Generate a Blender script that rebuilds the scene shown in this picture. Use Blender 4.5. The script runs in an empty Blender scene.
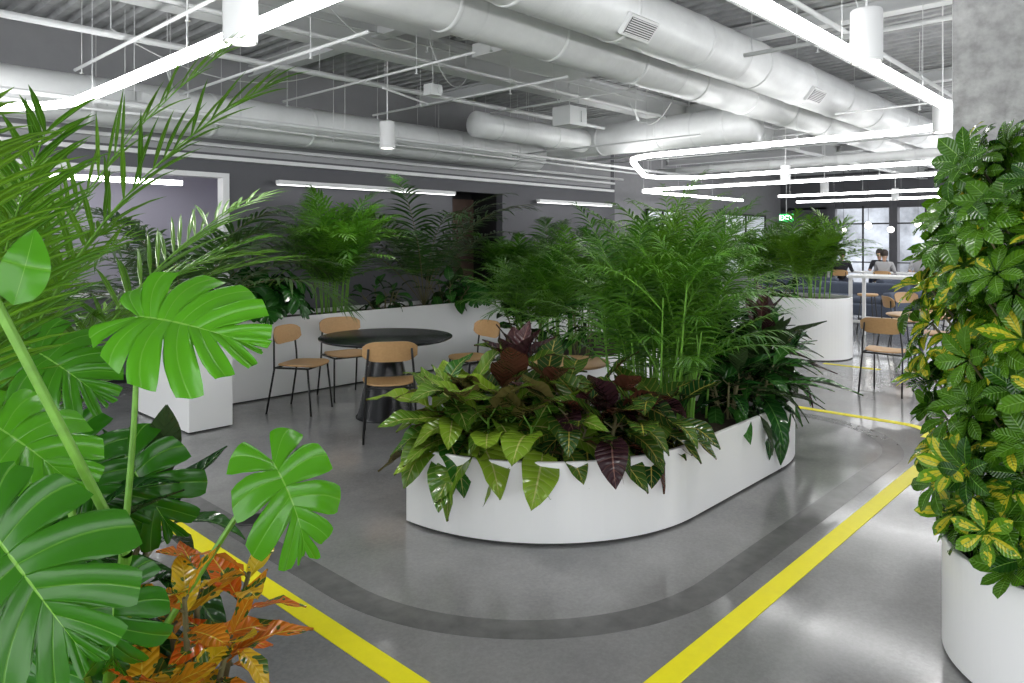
import bpy, math, random
import numpy as np
from mathutils import Vector, Matrix
random.seed(7); rng=np.random.default_rng(7)
A=math.radians(43.3); CA,SA=math.cos(A),math.sin(A)
def G(s,d,z=0.0):   # plan helper: lateral metres, depth metres measured along the entrance diagonal
    return np.array([CA*d+SA*s, SA*d-CA*s, z])
scene=bpy.context.scene
COL=scene.collection
# ---------------------------------------------------------------- materials
def newmat(name):
    m=bpy.data.materials.new(name); m.use_nodes=True
    nt=m.node_tree; b=nt.nodes['Principled BSDF']; return m,nt,b
def simple(name,col,rough=.5,metal=0,noise=0.0,scale=8,bump=0,emit=0,spec=.5):
    m,nt,b=newmat(name)
    b.inputs['Base Color'].default_value=(*col,1); b.inputs['Roughness'].default_value=rough
    b.inputs['Metallic'].default_value=metal; b.inputs['Specular IOR Level'].default_value=spec
    if noise or bump:
        tc=nt.nodes.new('ShaderNodeTexCoord'); n=nt.nodes.new('ShaderNodeTexNoise')
        n.inputs['Scale'].default_value=scale; n.inputs['Detail'].default_value=8; n.inputs['Roughness'].default_value=.6
        nt.links.new(tc.outputs['Object'],n.inputs['Vector'])
        if noise:
            r=nt.nodes.new('ShaderNodeValToRGB')
            r.color_ramp.elements[0].position=.3; r.color_ramp.elements[1].position=.7
            r.color_ramp.elements[0].color=(*[c*(1-noise) for c in col],1)
            r.color_ramp.elements[1].color=(*[min(1,c*(1+noise)) for c in col],1)
            nt.links.new(n.outputs['Fac'],r.inputs['Fac']); nt.links.new(r.outputs['Color'],b.inputs['Base Color'])
        if bump:
            bp=nt.nodes.new('ShaderNodeBump'); bp.inputs['Strength'].default_value=bump; bp.inputs['Distance'].default_value=.02
            nt.links.new(n.outputs['Fac'],bp.inputs['Height']); nt.links.new(bp.outputs['Normal'],b.inputs['Normal'])
    if emit:
        b.inputs['Emission Color'].default_value=(*col,1); b.inputs['Emission Strength'].default_value=emit
    return m
def math_node(nt,op,a,b=None):
    n=nt.nodes.new('ShaderNodeMath'); n.operation=op
    for i,v in enumerate((a,b)):
        if v is None: continue
        if isinstance(v,(int,float)): n.inputs[i].default_value=v
        else: nt.links.new(v,n.inputs[i])
    return n.outputs[0]
def mixc(nt,f,a,b):
    n=nt.nodes.new('ShaderNodeMix'); n.data_type='RGBA'
    for s,v in ((0,f),(6,a),(7,b)):
        if isinstance(v,(int,float)): n.inputs[s].default_value=v
        elif isinstance(v,tuple): n.inputs[s].default_value=(*v,1)
        else: nt.links.new(v,n.inputs[s])
    return n.outputs[2]
def leafmat(name,ca,cb,vein,under=None,rough=.35,nveins=9,sidevein=.35,trans=.25,mono=False,varieg=None,vth=.8,blotch=None,bth=.53):
    m,nt,b=newmat(name)
    at=nt.nodes.new('ShaderNodeAttribute'); at.attribute_name='rnd'
    uv=nt.nodes.new('ShaderNodeUVMap'); sp=nt.nodes.new('ShaderNodeSeparateXYZ'); nt.links.new(uv.outputs[0],sp.inputs[0])
    tcn=nt.nodes.new('ShaderNodeTexCoord')
    def noise(s):
        nz=nt.nodes.new('ShaderNodeTexNoise'); nz.inputs['Scale'].default_value=s; nt.links.new(tcn.outputs['Object'],nz.inputs[0]); return nz.outputs['Fac']
    lat=math_node(nt,'ABSOLUTE',math_node(nt,'MULTIPLY',math_node(nt,'SUBTRACT',sp.outputs[0],.5),2.0))
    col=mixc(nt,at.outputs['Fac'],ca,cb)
    if varieg:
        f=math_node(nt,'LESS_THAN',lat,.55); g=math_node(nt,'GREATER_THAN',at.outputs['Fac'],vth)
        h=math_node(nt,'GREATER_THAN',noise(30),.44)
        f=math_node(nt,'MULTIPLY',math_node(nt,'MULTIPLY',f,g),h)
        col=mixc(nt,f,col,varieg)
    if blotch:
        h=math_node(nt,'GREATER_THAN',noise(26),bth); col=mixc(nt,h,col,blotch)
    if mono: ph=sp.outputs[1]
    else: ph=math_node(nt,'SUBTRACT',math_node(nt,'MULTIPLY',sp.outputs[1],float(nveins)),math_node(nt,'MULTIPLY',lat,1.3))
    fr=math_node(nt,'FRACT',ph)
    dv=math_node(nt,'ABSOLUTE',math_node(nt,'SUBTRACT',fr,.5))
    sv=math_node(nt,'MULTIPLY',math_node(nt,'LESS_THAN',dv,.02 if mono else .06),sidevein)
    mv=math_node(nt,'LESS_THAN',lat,.016 if mono else .05)
    mask=math_node(nt,'MAXIMUM',sv,mv)
    col=mixc(nt,mask,col,vein)
    if under:
        ge=nt.nodes.new('ShaderNodeNewGeometry'); col=mixc(nt,ge.outputs['Backfacing'],col,under)
    nt.links.new(col,b.inputs['Base Color'])
    b.inputs['Roughness'].default_value=rough; b.inputs['Specular IOR Level'].default_value=.5
    bp=nt.nodes.new('ShaderNodeBump'); bp.inputs['Strength'].default_value=.5; bp.inputs['Distance'].default_value=.012
    nt.links.new(math_node(nt,'POWER',dv,.5),bp.inputs['Height']); nt.links.new(bp.outputs['Normal'],b.inputs['Normal'])
    tr=nt.nodes.new('ShaderNodeBsdfTranslucent'); nt.links.new(col,tr.inputs['Color'])
    mx=nt.nodes.new('ShaderNodeMixShader'); mx.inputs[0].default_value=trans
    out=[n for n in nt.nodes if n.type=='OUTPUT_MATERIAL'][0]
    nt.links.new(b.outputs[0],mx.inputs[1]); nt.links.new(tr.outputs[0],mx.inputs[2]); nt.links.new(mx.outputs[0],out.inputs[0])
    return m
M_white=simple('white_planter_paint',(.87,.87,.87),.3)
M_trim=simple('white_paint',(.75,.75,.75),.5)
M_dark=simple('dark_toe',(.03,.03,.03),.6)
M_soil=simple('soil',(.045,.03,.02),.95,noise=.4,scale=40,bump=.6)
M_duct=simple('duct_white_wrap',(.72,.73,.73),.3,noise=.08,scale=3,bump=.45)
M_pipe=simple('pipe_white',(.66,.67,.67),.45)
M_deck=simple('ceiling_deck_paint',(.40,.405,.41),.7,noise=.2,scale=5)
M_wall=simple('wall_grey_paint',(.105,.105,.115),.75,noise=.04,scale=3)
M_walllt=simple('wall_light_paint',(.36,.36,.37),.75,noise=.06,scale=3)
M_black=simple('black_metal',(.012,.012,.013),.4)
M_tblk=simple('table_black_laminate',(.012,.013,.016),.25)
M_conc=simple('column_concrete',(.33,.33,.325),.85,noise=.35,scale=9,bump=.8)
M_yel=simple('yellow_tape',(.86,.78,.002),.45,noise=.03,scale=20)
M_band=simple('floor_band_dark',(.125,.125,.125),.22,noise=.2,scale=9)
M_strip=simple('light_diffuser',(1,1,1),.5,emit=11)
M_fix=simple('fixture_lit',(1,1,1),.5,emit=1.6)
M_lamp=simple('lamp_lens',(1,.97,.92),.5,emit=12)
M_globe=simple('globe_glass_lit',(1,.97,.9),.5,emit=3)
M_niche=simple('niche_dark',(.018,.018,.02),.6)
M_brown=simple('door_wood_brown',(.10,.06,.045),.6,noise=.2,scale=4)
M_sofa=simple('sofa_fabric',(.065,.08,.115),.9,noise=.15,scale=60)
M_green=simple('exit_green',(.02,.45,.10),.5,emit=.8)
M_exitw=simple('exit_letters',(1,1,1),.5,emit=3)
M_stem=simple('stem_green',(.14,.33,.03),.45,noise=.2,scale=20)
M_stemb=simple('stem_brown',(.13,.12,.05),.7,noise=.3,scale=20)
def wood(name,c1,c2):
    m,nt,b=newmat(name); tc=nt.nodes.new('ShaderNodeTexCoord'); mp=nt.nodes.new('ShaderNodeMapping')
    mp.inputs['Scale'].default_value=(30,3,30); n=nt.nodes.new('ShaderNodeTexNoise'); n.inputs['Scale'].default_value=1.5; n.inputs['Detail'].default_value=6
    nt.links.new(tc.outputs['Object'],mp.inputs[0]); nt.links.new(mp.outputs[0],n.inputs[0])
    nt.links.new(mixc(nt,n.outputs['Fac'],c1,c2),b.inputs['Base Color']); b.inputs['Roughness'].default_value=.45
    return m
M_oak=wood('oak_veneer',(.44,.25,.10),(.58,.36,.17))
def floor_mat():
    m,nt,b=newmat('polished_concrete'); tc=nt.nodes.new('ShaderNodeTexCoord')
    def nz(s,d,r=.65): 
        n=nt.nodes.new('ShaderNodeTexNoise'); n.inputs['Scale'].default_value=s; n.inputs['Detail'].default_value=d; n.inputs['Roughness'].default_value=r
        nt.links.new(tc.outputs['Object'],n.inputs[0]); return n.outputs['Fac']
    a=nz(1.3,12,.62); c=nz(60,4); v=nz(3,9,.7)
    ra=nt.nodes.new('ShaderNodeValToRGB'); ra.color_ramp.elements[0].position=.32;ra.color_ramp.elements[1].position=.68
    ra.color_ramp.elements[0].color=(.16,.16,.162,1); ra.color_ramp.elements[1].color=(.27,.27,.27,1); nt.links.new(a,ra.inputs[0])
    r=nt.nodes.new('ShaderNodeValToRGB'); r.color_ramp.elements[0].position=.36;r.color_ramp.elements[1].position=.66
    r.color_ramp.elements[0].color=(.16,.16,.16,1); r.color_ramp.elements[1].color=(.28,.28,.28,1); nt.links.new(c,r.inputs[0])
    col=mixc(nt,.3,ra.outputs[0],r.outputs[0])
    r2=nt.nodes.new('ShaderNodeValToRGB'); r2.color_ramp.elements[0].position=.58;r2.color_ramp.elements[1].position=.85
    nt.links.new(v,r2.inputs[0])
    col=mixc(nt,math_node(nt,'MULTIPLY',r2.outputs[0],.35),col,(.36,.36,.36))
    nt.links.new(col,b.inputs['Base Color'])
    nt.links.new(math_node(nt,'ADD',math_node(nt,'MULTIPLY',v,.16),.05),b.inputs['Roughness'])
    b.inputs['Specular IOR Level'].default_value=.7
    return m
M_floor=floor_mat()
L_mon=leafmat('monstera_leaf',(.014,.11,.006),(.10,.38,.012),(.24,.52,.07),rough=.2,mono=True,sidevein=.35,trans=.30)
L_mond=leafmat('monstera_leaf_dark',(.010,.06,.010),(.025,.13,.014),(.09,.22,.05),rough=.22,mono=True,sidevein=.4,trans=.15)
L_areca=leafmat('areca_leaflet',(.05,.17,.006),(.17,.37,.018),(.16,.38,.05),nveins=1,sidevein=0,rough=.35)
L_kentia=leafmat('kentia_leaflet',(.015,.06,.010),(.06,.15,.018),(.07,.18,.03),nveins=1,sidevein=0,rough=.35)
L_bam=leafmat('bamboo_palm_leaflet',(.018,.10,.006),(.14,.36,.018),(.12,.32,.05),nveins=1,sidevein=0,rough=.33)
L_phil=leafmat('philodendron_leaf',(.025,.12,.012),(.22,.36,.025),(.42,.44,.13),under=(.13,.11,.035),rough=.2)
L_burg=leafmat('dark_croton_leaf',(.008,.045,.010),(.07,.15,.018),(.42,.36,.07),under=(.10,.035,.022),rough=.18,sidevein=.5)
L_dark=leafmat('dark_lance_leaf',(.008,.05,.010),(.035,.14,.018),(.10,.24,.05),under=(.04,.07,.025),rough=.16)
L_purp=leafmat('burgundy_new_leaf',(.030,.012,.017),(.07,.025,.028),(.20,.10,.08),under=(.05,.02,.025),rough=.22)
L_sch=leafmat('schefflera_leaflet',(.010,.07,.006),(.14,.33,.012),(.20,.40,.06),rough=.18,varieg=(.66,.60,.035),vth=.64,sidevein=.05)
L_crot=leafmat('croton_leaf',(.66,.09,.008),(.72,.50,.02),(.80,.58,.06),under=(.60,.20,.03),rough=.22,blotch=(.06,.14,.02),bth=.58)
# ---------------------------------------------------------------- mesh builder
class MB:
    def __init__(s): s.V=[];s.F=[];s.U=[];s.R=[];s.Mi=[];s.nv=0
    def grids(s,P,uv,rnd,mat=0):
        k,n,m,_=P.shape
        idx=np.arange(k*n*m).reshape(k,n,m)+s.nv
        q=np.stack([idx[:,:-1,:-1],idx[:,:-1,1:],idx[:,1:,1:],idx[:,1:,:-1]],-1).reshape(-1,4)
        s.V.append(P.reshape(-1,3)); s.F.append(q)
        s.U.append(np.broadcast_to(uv,(k,n,m,2)).reshape(-1,2))
        s.R.append(np.repeat(np.asarray(rnd,float).reshape(k),n*m)); s.Mi.append(np.full(len(q),mat)); s.nv+=k*n*m
    def tube(s,pts,r,sides=7,mat=0,caps=False):
        pts=np.asarray(pts,float); n=len(pts); r=np.broadcast_to(np.asarray(r,float),(n,))
        T=np.gradient(pts,axis=0); T/=np.linalg.norm(T,axis=1)[:,None]+1e-9
        ref=np.array([0,0,1.]) if abs(T[0][2])<.9 else np.array([1.,0,0])
        X=np.cross(T,ref); X/=np.linalg.norm(X,axis=1)[:,None]+1e-9; Y=np.cross(T,X)
        a=np.linspace(0,2*np.pi,sides+1)
        P=pts[:,None]+r[:,None,None]*(np.cos(a)[None,:,None]*X[:,None]+np.sin(a)[None,:,None]*Y[:,None])
        if caps: P=np.concatenate([np.repeat(pts[:1,None],sides+1,1),P,np.repeat(pts[-1:,None],sides+1,1)])
        uv=np.zeros((P.shape[0],sides+1,2)); uv[...,0]=.9
        s.grids(P[None],uv,[.5],mat)
    def box(s,c,d,mat=0,rz=0):
        c=np.array(c,float);d=np.array(d,float)/2
        co=np.array([[x,y,z] for z in(-1,1) for y in(-1,1) for x in(-1,1)],float)*d
        R=np.array([[math.cos(rz),-math.sin(rz),0],[math.sin(rz),math.cos(rz),0],[0,0,1]]); co=co@R.T+c
        f=np.array([[0,2,3,1],[4,5,7,6],[0,1,5,4],[2,6,7,3],[0,4,6,2],[1,3,7,5]])+s.nv
        s.V.append(co);s.F.append(f);s.U.append(np.full((8,2),.9));s.R.append(np.full(8,.5));s.Mi.append(np.full(6,mat));s.nv+=8
    def build(s,name,mats,smooth=True,loc=None,rot=None,parent=None,origin=None):
        V=np.concatenate(s.V);F=np.concatenate(s.F);U=np.concatenate(s.U);R=np.concatenate(s.R);Mi=np.concatenate(s.Mi)
        if origin is not None: V=V-np.array(origin,float)
        me=bpy.data.meshes.new(name); me.vertices.add(len(V)); me.vertices.foreach_set('co',V.ravel())
        me.loops.add(len(F)*4); me.loops.foreach_set('vertex_index',F.ravel().astype(np.int32))
        me.polygons.add(len(F)); me.polygons.foreach_set('loop_start',np.arange(0,len(F)*4,4,dtype=np.int32))
        me.polygons.foreach_set('material_index',Mi.astype(np.int32)); me.polygons.foreach_set('use_smooth',np.full(len(F),smooth))
        me.update(calc_edges=True)
        ul=me.uv_layers.new(name='UVMap'); ul.data.foreach_set('uv',U[F.ravel()].ravel().astype(np.float32))
        at=me.attributes.new('rnd','FLOAT','POINT'); at.data.foreach_set('value',R.astype(np.float32))
        for m in mats: me.materials.append(m)
        ob=bpy.data.objects.new(name,me); COL.objects.link(ob)
        if origin is not None: ob.location=origin
        if loc is not None: ob.location=loc
        if rot is not None: ob.rotation_euler=rot
        if parent: ob.parent=parent
        return ob
def empty(name,loc=(0,0,0),rz=0):
    e=bpy.data.objects.new(name,None); COL.objects.link(e); e.location=loc; e.rotation_euler=(0,0,rz); e.empty_display_size=.1; return e
def boxobj(name,lo,hi,mat,parent=None):
    mb=MB(); lo=np.array(lo,float);hi=np.array(hi,float); mb.box((lo+hi)/2,hi-lo)
    return mb.build(name,[mat],False,origin=tuple((lo+hi)/2),parent=parent)
# ---------------------------------------------------------------- leaf templates
def bend(P,k):
    if abs(k)<1e-4: return P
    y=P[...,1].copy(); z=P[...,2].copy(); Q=P.copy()
    Q[...,1]=np.sin(k*y)/k+z*np.sin(k*y); Q[...,2]=-(1-np.cos(k*y))/k+z*np.cos(k*y); return Q
def leaf(n,m,W,a=.85,b=.9,fold=.25,k=.8,wave=0.0,pet=0.0):
    t=np.linspace(0,1,n); u=np.linspace(-1,1,m); T,U=np.meshgrid(t,u,indexing='ij')
    pr=np.clip(np.sin(np.pi*np.clip(T,0,1)**a),0,1)**b; pr=np.maximum(pr,.03)
    P=np.stack([W*pr*U,T,fold*W*pr*np.abs(U)+wave*np.sin(T*14)*np.abs(U)*W],-1)
    P=bend(P,k); P[...,1]+=pet
    return P,np.stack([U*.5+.5,T],-1)
def monstera(k=.5,N=6,deep=.62,m=8,seed=1):
    rg=np.random.default_rng(seed)
    n=N*15+1; out=[]
    t=np.linspace(0,1,n); s=np.linspace(0,1,m)
    for sg in (-1,1):
        p=(t*N)%1.0; p[-1]=.98; e=np.minimum(p,1-p)*2; lob=np.minimum((t*N).astype(int),N-1)
        dl=(deep+rg.uniform(-.12,.10,N+1)); dd=np.where(p<.5,dl[lob],dl[np.minimum(lob+1,N)])
        f=(1-dd)+dd*np.clip(e/.36,0,1)**.5
        f*=rg.uniform(.90,1.06,N)[lob]
        f=np.where(t<1.0/N*.5,1,f); f=np.where(t>1-.45/N,np.maximum(f,.8),f)
        th=np.radians(10+148*(1-t)**1.35); mid=t**1.35
        w=np.interp(t,[0,.1,.3,.5,.7,.88,1],[.38,.50,.58,.56,.43,.26,.10])*f
        S=np.broadcast_to(s[None],(n,m)); W=w[:,None]*S
        x=W*np.sin(th)[:,None]; y=mid[:,None]+W*np.cos(th)[:,None]+.45*W*S*W
        dr=rg.uniform(-.12,.12,N)[lob][:,None]
        z=.30*x-(.75+dr*2)*x*x+.022*np.sin(p*2*np.pi)[:,None]*S+.03*np.sin(lob*2.3+sg)[:,None]*S*S
        P=bend(np.stack([sg*x,y,z],-1),k)
        uv=np.stack([.5+.5*S*sg,np.broadcast_to(p[:,None],S.shape)],-1)
        if sg>0: out.append((P,uv))
        else: out.append((P[:,::-1],uv[:,::-1]))
    return out
MONT=[monstera(.5,7,.70,seed=3),monstera(.9,5,.74,seed=4),monstera(.35,6,.62,seed=5)]
MONS=[monstera(.6,5,.6,4)]
def norm(v): v=np.asarray(v,float); return v/(np.linalg.norm(v,axis=-1,keepdims=True)+1e-9)
def frames(D,N):
    D=norm(D); N=N-(N*D).sum(-1,keepdims=True)*D; N=norm(N); X=np.cross(D,N); return np.stack([X,D,N],-1)
def put(mb,tpl,O,D,N,L,rnd,mat=0):
    P,uv=tpl; O=np.atleast_2d(O);D=np.atleast_2d(D);N=np.atleast_2d(N); L=np.atleast_1d(L)
    R=frames(D,N); Q=np.einsum('kij,nmj->knmi',R,P)*L[:,None,None,None]+O[:,None,None,:]
    mb.grids(Q,uv,rnd,mat)
def putmon(mb,tpls,O,D,N,L,r,mat=0):
    for tp in tpls: put(mb,tp,O,D,N,[L],[r],mat)
# ---------------------------------------------------------------- plant builders
def frond(mb,o,az,el,L,droop,nl,ll,lw,t0=.22,phi0=75,phi1=22,grav=.35,lift=.25,m=2,mat=0,smat=1,rr=.006):
    n=14; t=np.linspace(0,1,n); e=el-droop*t**1.4
    h=np.array([math.cos(az),math.sin(az),0])
    stp=L/(n-1); d=np.cos(e)[:,None]*h+np.sin(e)[:,None]*np.array([0,0,1.])
    pts=np.array(o)+np.concatenate([[np.zeros(3)],np.cumsum(d[:-1]*stp,0)])
    mb.tube(pts,np.linspace(rr,rr*.25,n),4,smat)
    tt=np.linspace(t0,1,nl); tt=np.repeat(tt,2); sg=np.tile([-1,1],nl)
    tt=np.clip(tt+rng.normal(0,.005,len(tt)),t0,1)
    pos=np.stack([np.interp(tt,t,pts[:,i]) for i in range(3)],-1); T=norm(np.stack([np.interp(tt,t,d[:,i]) for i in range(3)],-1))
    S=np.array([-math.sin(az),math.cos(az),0]); N=norm(np.cross(T,S)); N*=np.sign(N[:,2:]+1e-6)
    q=(tt-t0)/(1-t0)
    phi=np.radians(phi0+(phi1-phi0)*q+rng.normal(0,5,len(q)))
    D=norm(T*np.cos(phi)[:,None]+sg[:,None]*S*np.sin(phi)[:,None]+N*(lift+rng.normal(0,.08,len(q)))[:,None])
    ln=ll*(.45+.55*np.sin(np.pi*np.clip(q*.8+.16,0,1)))*rng.uniform(.85,1.1,len(q)); ln=np.where(q>.97,ln*.9,ln)
    nn=5; u=np.linspace(0,1,nn); wp=np.array([.35,1,.95,.6,.03])
    W=norm(np.cross(D,N))
    C=pos[:,None]+D[:,None]*(ln[:,None]*u)[...,None]; C[...,2]-=grav*ln[:,None]*u**2
    v=np.linspace(-1,1,m)
    P=C[:,:,None]+W[:,None,None]*(lw*(ln/ll)**.5)[:,None,None,None]*wp[None,:,None,None]*v[None,None,:,None]
    if m==3: P[:,:,1,2]-=lw*.35*wp
    uv=np.stack(np.meshgrid(u,v*.4+.5+(.3 if m==2 else 0),indexing='ij')[::-1],-1)
    mb.grids(P,uv,rng.uniform(0,1)*.6+rng.uniform(0,.4,len(q)),mat)
def palm(name,base,h,spread,nf,ll,lw,mat,canes=1,nl=26,droop=1.3,m=2,stem=M_stem,el0=1.45,el1=.75,csp=.12,lowf=0.0,grav=.35,azr=None,lift=.25,flo=.45):
    mb=MB(); base=np.array(base,float)
    for c in range(canes):
        a=rng.uniform(0,2*np.pi); r=csp*math.sqrt(rng.uniform(0,1)) if canes>1 else 0
        b=base+np.array([r*math.cos(a),r*math.sin(a),0]); ch=0 if lowf==0 else h*lowf*rng.uniform(.5,1.0)
        lean=np.array([math.cos(a),math.sin(a),0])*ch*.10
        top=b+lean+np.array([0,0,ch])
        if ch>0: mb.tube([b-np.array([0,0,.03]),b+lean*.4+np.array([0,0,ch*.5]),top],[.009,.008,.006],5,1)
        k=max(1,nf//canes)
        for i in range(k):
            az=(rng.uniform(0,2*np.pi) if azr is None else rng.uniform(*azr)); el=el1+(el0-el1)*rng.uniform(0,1)
            L=(h-ch)*rng.uniform(.85,1.1)*(1.0+.25*(1-el/1.5)); L=min(max(L,spread*.7),h*1.15)
            ob=b+(top-b)*(1 if ch==0 else rng.uniform(flo,1.0))
            frond(mb,ob,az,el,L,droop*rng.uniform(.7,1.15),nl,ll*rng.uniform(.85,1.1),lw,m=m,t0=.25 if lowf==0 else .12,grav=grav,lift=lift)
    return mb.build(name,[mat,stem],origin=tuple(base))
def bush(name,base,hs,nleaf,tpl,len0,mats,stems=5,spread=.15,elr=(1.2,-.35),pet=.06,top=None,topn=7):
    mb=MB(); base=np.array(base,float)
    for s_ in range(stems):
        a=2*np.pi*s_/stems+rng.uniform(-.4,.4); r=spread*rng.uniform(.4,1)
        b=base+np.array([r*.4*math.cos(a),r*.4*math.sin(a),0]); H=hs*rng.uniform(.6,1)
        tp=b+np.array([r*.6*math.cos(a),r*.6*math.sin(a),H]); mb.tube([b-np.array([0,0,.03]),(b+tp)/2,tp],[.011,.009,.006],5,1)
        k=nleaf//stems
        for i in range(k):
            f=(i+.5)/k; o=b+(tp-b)*(.25+.75*f); az=i*2.4+s_+rng.uniform(-.3,.3)
            el=elr[1]+(elr[0]-elr[1])*f**1.3+rng.uniform(-.2,.2)
            D=np.array([math.cos(az)*math.cos(el),math.sin(az)*math.cos(el),math.sin(el)])
            L=len0*rng.uniform(.7,1.1)*(1-.3*max(0,f-.6)); N=np.array([-math.cos(az)*math.sin(el),-math.sin(az)*math.sin(el),math.cos(el)])+rng.normal(0,.2,3)
            p2=o+D*pet; mb.tube([o,p2],[.005,.004],4,1)
            mi=0
            if len(mats)>2 and rng.uniform()<.10: mi=2
            put(mb,tpl[rng.integers(len(tpl))],p2,D,N,[L],[rng.uniform()],mi)
    if top is not None:
        for i in range(topn):
            az=i*2.4; el=1.45-.11*i; D=np.array([math.cos(az)*math.cos(el),math.sin(az)*math.cos(el),math.sin(el)])
            N=np.array([-math.cos(az),-math.sin(az),.3]); o=base+np.array([0,0,hs])
            put(mb,tpl[0],o,D,N,[len0*.8],[rng.uniform()],2)
        mb.tube([base,base+np.array([0,0,hs])],[.011,.008],5,1)
    return mb.build(name,mats,origin=tuple(base))
T_phil=[leaf(9,5,.25,.72,.8,.22,k,.12) for k in (.4,.9,1.4)]
T_burg=[leaf(9,5,.24,.88,.85,.3,k,.10) for k in (.5,1.0,1.5)]
T_lance=[leaf(9,5,.15,.9,.9,.35,k,.08) for k in (.4,.8,1.3)]
T_sch=[leaf(6,5,.25,1.35,.75,.12,k,0) for k in (.3,.7,1.1)]
T_crot=[leaf(8,5,.22,1.0,.8,.2,k,.15) for k in (.4,.8)]
T_drac=[leaf(9,3,.07,.7,.8,.3,k,0) for k in (.7,1.3,1.9)]
# ---------------------------------------------------------------- room shell
X0,X1,Y0,Y1=-5.0,26.0,-8.0,9.0
CZ=3.95
boxobj('floor',(X0,Y0,-.12),(X1+.2,12.4,0),M_floor)
mb=MB(); xs=[];zs=[]; x=X0
while x<X1:
    for dx,dz in ((0,0),(.05,0),(.065,.05),(.115,.05),(.13,0)): xs.append(x+dx*1.35); zs.append(CZ+dz)
    x+=.18
P=np.zeros((1,len(xs),2,3)); P[0,:,0,0]=xs;P[0,:,1,0]=xs;P[0,:,0,1]=Y0;P[0,:,1,1]=12.4;P[0,:,:,2]=np.array(zs)[:,None]
mb.grids(P,np.zeros((len(xs),2,2)),[.5]); mb.box(((X0+X1)/2,2.2,CZ+.19),(X1-X0,20.4,.1))
mb.build('ceiling',[M_deck],False)
for i,(yy) in enumerate((-4.5,-.6,6.3)):
    mb=MB(); mb.box(((X0+X1)/2,yy,CZ-.02),(X1-X0,.22,.03)); mb.box(((X0+X1)/2,yy,CZ-.17),(X1-X0,.02,.3)); mb.box(((X0+X1)/2,yy,CZ-.33),(X1-X0,.22,.03))
    mb.build('ceiling_beam',[M_pipe],False)
for i,(xx) in enumerate((1.2,4.6,7.4,11.0,14.6,18.2,22)):
    mb=MB(); mb.box((xx,2,CZ-.02),(.16,20,.02)); mb.box((xx,2,CZ-.09),(.015,20,.14)); mb.box((xx,2,CZ-.16),(.16,20,.02))
    mb.build('ceiling_joist',[M_pipe],False)
WN=(1.95,4.25,1.0,2.5); DN=(8.1,9.3,0,2.47); WT=2.75
mb=MB()
def wbox(x0,x1,z0,z1,mat=0,y0=9.0,y1=9.15): mb.box(((x0+x1)/2,(y0+y1)/2,(z0+z1)/2),(x1-x0,y1-y0,z1-z0),mat)
wbox(X0,WN[0],0,WT); wbox(WN[0],WN[1],0,WN[2]); wbox(WN[0],WN[1],WN[3],WT); wbox(WN[1],DN[0],0,WT); wbox(DN[0],DN[1],DN[3],WT); wbox(DN[1],12.6,0,WT)
wbox(X0,12.6,WT,CZ+.1,1)
mb.build('wall_back',[M_wall,M_walllt],False)
boxobj('trim_1',(X0,8.90,2.66),(12.6,8.998,2.71),M_trim)
boxobj('trim_2',(X0,8.88,2.82),(12.6,8.998,2.86),M_trim)
boxobj('baseboard_back',(X0,8.97,0),(8.1,8.998,.1),M_black)
mb=MB()
for (x0,x1,z0,z1) in ((1.95,4.25,2.44,2.5),(1.95,4.25,1.0,1.05),(1.95,2.0,1.05,2.44),(4.17,4.25,1.05,2.44)):
    mb.box(((x0+x1)/2,9.05,(z0+z1)/2),(x1-x0,.16,z1-z0))
mb.build('window_1',[M_trim],False)
mb=MB(); mb.box((3.1,11,1.9),(4.6,.05,3.4)); mb.box((.8,10.1,1.9),(.05,1.8,3.4)); mb.box((5.4,10.1,1.9),(.05,1.8,3.4)); mb.box((3.1,10.1,3.0),(4.6,1.8,.05))
mb.build('wall_meeting_room',[simple('meeting_room_paint',(.50,.48,.56),.8)],False)
boxobj('linear_light_meeting_room',(2.4,9.8,2.38),(4.0,9.88,2.44),simple('meeting_room_light',(1,1,1),.5,emit=9))
mb=MB(); mb.box((8.7,9.9,1.37),(1.5,.05,2.75)); mb.box((8.0,9.53,1.37),(.1,.74,2.75)); mb.box((9.42,9.53,1.37),(.1,.74,2.75)); mb.box((8.7,9.53,2.7),(1.5,.74,.08))
mb.build('wall_niche',[M_niche],False)
boxobj('door_1',(8.75,9.80,0),(9.35,9.85,2.4),M_brown)
boxobj('wall_return',(12.6,9.0,0),(12.75,11.0,CZ),M_wall)
boxobj('wall_far_left',(12.75,11.0,0),(X1,11.15,CZ),simple('wall_mid_grey',(.22,.22,.23),.8,noise=.05))
for i,(x0,x1) in enumerate(((13.2,15.2),(17,18.6),(21.5,24.5))):
    p=empty('window_%d'%(i+2),(x0,10.95,0))
    mb=MB(); mb.box(((x1-x0)/2,0,1.5),(x1-x0,.04,1.9),0); 
    for q in (0,(x1-x0)/2,x1-x0): mb.box((q,-.03,1.5),(.06,.06,2.0),1)
    mb.box(((x1-x0)/2,-.03,2.48),(x1-x0+.06,.06,.06),1); mb.box(((x1-x0)/2,-.03,.52),(x1-x0+.06,.06,.06),1)
    mb.build('pane_and_frame_%d'%i,[simple('lit_pane_%d'%i,(.60,.64,.68),.3,emit=.25),M_black],False,parent=p)
mb=MB()
mb.box((26.1,1.5,3.35),(.2,19.2,1.25),0); mb.box((26.1,10.2,1.4),(.2,1.9,2.8),0); mb.box((26.1,1.5,.1),(.2,19,.2),0)
for yy in (-8,-5,-2,1,3.4,5.2,7.2,9.2): mb.box((26.1,yy,1.5),(.3,.25,2.8),0)
mb.build('wall_far',[simple('far_wall_paint',(.10,.10,.11),.8)],False)
mb=MB(); 
for yy in np.arange(-8,9.2,.95): mb.box((26.0,yy,1.5),(.05,.05,2.6))
mb.box((26,.6,2.2),(.05,17.4,.05)); mb.box((26,.6,.9),(.05,17.4,.04))
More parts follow.
